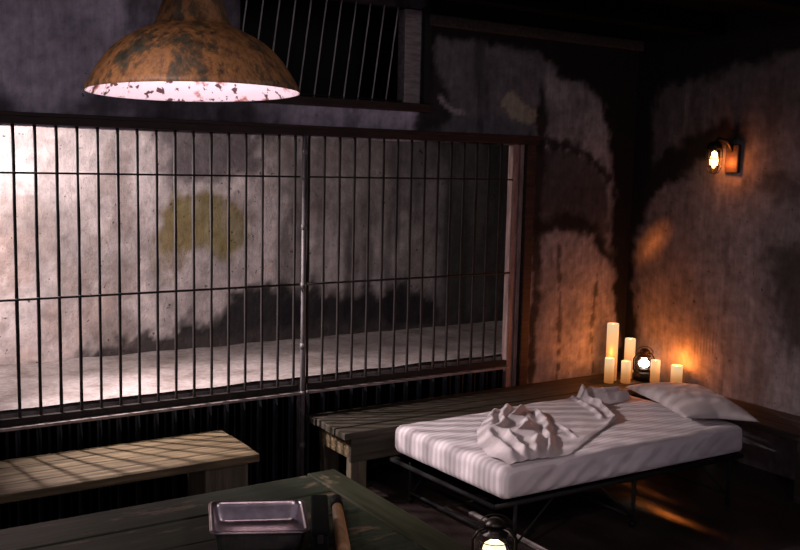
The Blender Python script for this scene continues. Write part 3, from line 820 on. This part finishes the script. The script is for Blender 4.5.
# ------------------------------------------------------------------ wall sconce
sx, sy, sz = XR, -.865, 2.145
t = thing('wall_sconce', 'caged amber jar lamp glowing on the right wall', 'wall lamp', (sx, sy, sz))
jx = sx - .11
bm = NB(); box(bm, (sx - .015, sy - .085, sz + .01), (.03, .11, .2), None, .008); obj('wall_plate', bm, 'beam', t)
bm = NB(); tube(bm, [(sx - .02, sy - .085, sz + .06), (sx - .06, sy - .07, sz + .13), (sx - .1, sy - .02, sz + .15), (jx, sy, sz + .11)], .014, 10); obj('arm', bm, 'lantern', t, True)
bm = NB(); lathe(bm, [(.001, sz + .13), (.03, sz + .128), (.05, sz + .105), (.058, sz + .07), (.05, sz + .07), (.001, sz + .075)], (jx, sy, 0), 24); obj('cap', bm, 'lantern', t, True)
bm = NB(); lathe(bm, [(.036, sz + .07), (.04, sz + .03), (.038, sz - .04), (.028, sz - .072), (.001, sz - .082)], (jx, sy, 0), 22); obj('glass_jar', bm, 'glass', t, True)
bm = NB(); lathe(bm, [(.001, sz + .065), (.018, sz + .05), (.027, sz + .0), (.024, sz - .035), (.001, sz - .06)], (jx, sy, 0), 18); obj('bulb', bm, 'jar', t, True)
for k in range(6):
    a = k * PI / 3 + .3
    bm = NB(); tube(bm, [(jx + rr * math.cos(a), sy + rr * math.sin(a), sz + zz) for rr, zz in ((.054, .075), (.056, .02), (.053, -.05), (.035, -.088), (.003, -.098))], .003, 6); obj('cage_wire', bm, 'lantern', t, True)
for zz, rr in ((.01, .056), (-.045, .0535)):
    bm = NB(); l = [(jx + rr * math.cos(a * PI / 12), sy + rr * math.sin(a * PI / 12), sz + zz) for a in range(24)]; tube(bm, l + [l[0]], .003, 6, False); obj('cage_ring', bm, 'lantern', t, True)
L = bpy.data.lights.new('sconce_light', 'POINT'); L.energy = 2.8; L.color = (1, .22, .035); L.shadow_soft_size = .03
lo = bpy.data.objects.new('sconce_light', L); COL.objects.link(lo); lo.location = (jx + .03, sy - .065, sz - .02)

# ------------------------------------------------------------------ pendant lamp
PC = Vector((.7955, -3.131, 2.2165))
tilt = Matrix.Rotation(math.radians(-1.1), 4, Vector((.343, .94, 0))) @ Matrix.Rotation(math.radians(-1.3), 4, Vector((.94, -.343, 0)))
t = thing('pendant_lamp', 'big rusted dome pendant lamp hanging at top left', 'pendant lamp', PC)
out_p = [(0.2475, -0.004), (0.2485, 0), (0.2475, 0.006), (0.2425, 0.013), (0.233, 0.03), (0.223, 0.047), (0.207, 0.07), (0.19, 0.09), (0.169, 0.108), (0.147, 0.122), (0.122, 0.135), (0.101, 0.144), (0.09, 0.15), (0.086, 0.157), (0.083, 0.165), (0.077, 0.182), (0.068, 0.21), (0.062, 0.24), (0.055, 0.258), (0.04, 0.268), (0.03, 0.27)]
bm = NB(); lathe(bm, out_p, PC, 96, tilt); o = obj('shade', bm, 'shade', t, True)
in_p = [(0.247, -0.004), (0.243, 0.001), (0.2415, 0.005), (0.2365, 0.012), (0.227, 0.028999999999999998), (0.217, 0.046), (0.20099999999999998, 0.069), (0.184, 0.089), (0.163, 0.104), (0.141, 0.118), (0.11599999999999999, 0.131), (0.09, 0.136), (0.05, 0.139), (0.001, 0.139)]
bm = NB(); lathe(bm, in_p, PC, 96, tilt); o = obj('shade_lining', bm, 'lining', t, True); o['label'] = 'chipped white enamel lining'
bm = NB(); lathe(bm, [(.001, .137), (.02, .135), (.02, .11), (.001, .108)], PC, 16, tilt); obj('lamp_holder', bm, 'black', t, True)
bm = NB(); lathe(bm, [(.001, .108), (.012, .1), (.026, .075), (.024, .056), (.012, .045), (.001, .043)], PC, 18, tilt); obj('bulb', bm, 'bulb', t, True)
bm = NB(); tube(bm, [PC + Vector((0, 0, .27)), (PC.x, PC.y, 3.13)], .012, 10); obj('rod', bm, 'beam', t, True)
bm = NB(); lathe(bm, [(.001, 3.12), (.03, 3.12), (.055, 3.14), (.06, 3.158), (.001, 3.158)], (PC.x, PC.y, 0), 24); obj('ceiling_rose', bm, 'beam', t, True)
L = bpy.data.lights.new('pendant_light', 'POINT'); L.energy = 2.7; L.color = (1, .82, .89); L.shadow_soft_size = .035
lo = bpy.data.objects.new('pendant_light', L); COL.objects.link(lo); lo.location = PC + Vector((0, 0, .02))

# ------------------------------------------------------------------ cell light and added fill lights
def spot(name, loc, to, watts, col, size, blend, rad):
    L = bpy.data.lights.new(name, 'SPOT'); L.energy = watts; L.color = col; L.spot_size = math.radians(size); L.spot_blend = blend; L.shadow_soft_size = rad
    o = bpy.data.objects.new(name, L); COL.objects.link(o); o.location = loc
    o.rotation_euler = (Vector(to) - Vector(loc)).to_track_quat('-Z', 'Y').to_euler()
    return o
spot('cell_spot', (.72, .78, 2.36), (2.45, -.8, .45), 600, (1, .84, .865), 74, 1.0, .035)
spot('cell_wash', (.3, .42, 2.25), (2.3, 1.25, 1.35), 205, (1, .86, .87), 150, 1.0, .06)  # added second spot, out of view, brightens the cell's back wall
spot('bed_fill_spot', (-.6, -4.2, 2.95), (3.0, -1.5, .42), 235, (1, .81, .83), 21, 1.0, .12)  # added out-of-view spot that brightens the bed from the room side
L = bpy.data.lights.new('room_fill', 'POINT'); L.energy = 50; L.color = (1, .85, .9); L.shadow_soft_size = .25  # added fill light out of view, lifts the walls and front faces
lo = bpy.data.objects.new('room_fill', L); COL.objects.link(lo); lo.location = (2.3, -5.2, 2.95)

spot('glow_patch_spot', (4.5, -1.5, 2.9), (XR, -.24, 1.5), 620, (1, .25, .05), 5.6, 1.0, .07)  # added unseen narrow spot, makes the orange patch on the right wall
w = bpy.data.worlds.new('world'); SC.world = w; w.use_nodes = True
bg = w.node_tree.nodes['Background']; bg.inputs[0].default_value = (.55, .47, .6, 1); bg.inputs[1].default_value = .34

# ------------------------------------------------------------------ camera
cd = bpy.data.cameras.new('camera'); co = bpy.data.objects.new('camera', cd); COL.objects.link(co)
yaw, pitch, roll = .57183, .11586, .022114
f = Vector((math.sin(yaw) * math.cos(pitch), math.cos(yaw) * math.cos(pitch), -math.sin(pitch)))
rt = f.cross(Vector((0, 0, 1))).normalized(); up = rt.cross(f)
r2 = rt * math.cos(roll) + up * math.sin(roll); u2 = -rt * math.sin(roll) + up * math.cos(roll)
co.matrix_world = Matrix(((r2.x, u2.x, -f.x, 0), (r2.y, u2.y, -f.y, -5.2825), (r2.z, u2.z, -f.z, 2.05), (0, 0, 0, 1)))
cd.sensor_fit = 'HORIZONTAL'; cd.sensor_width = 36; cd.lens = 932.87 / 800 * 36
cd.clip_start = .05
SC.camera = co

for o in bpy.data.objects:
    if '_base' in o.keys(): del o['_base']

vs_ = SC.view_settings
vs_.view_transform = 'Standard'; vs_.look = 'None'; vs_.exposure = 0; vs_.gamma = 1; vs_.use_curve_mapping = False
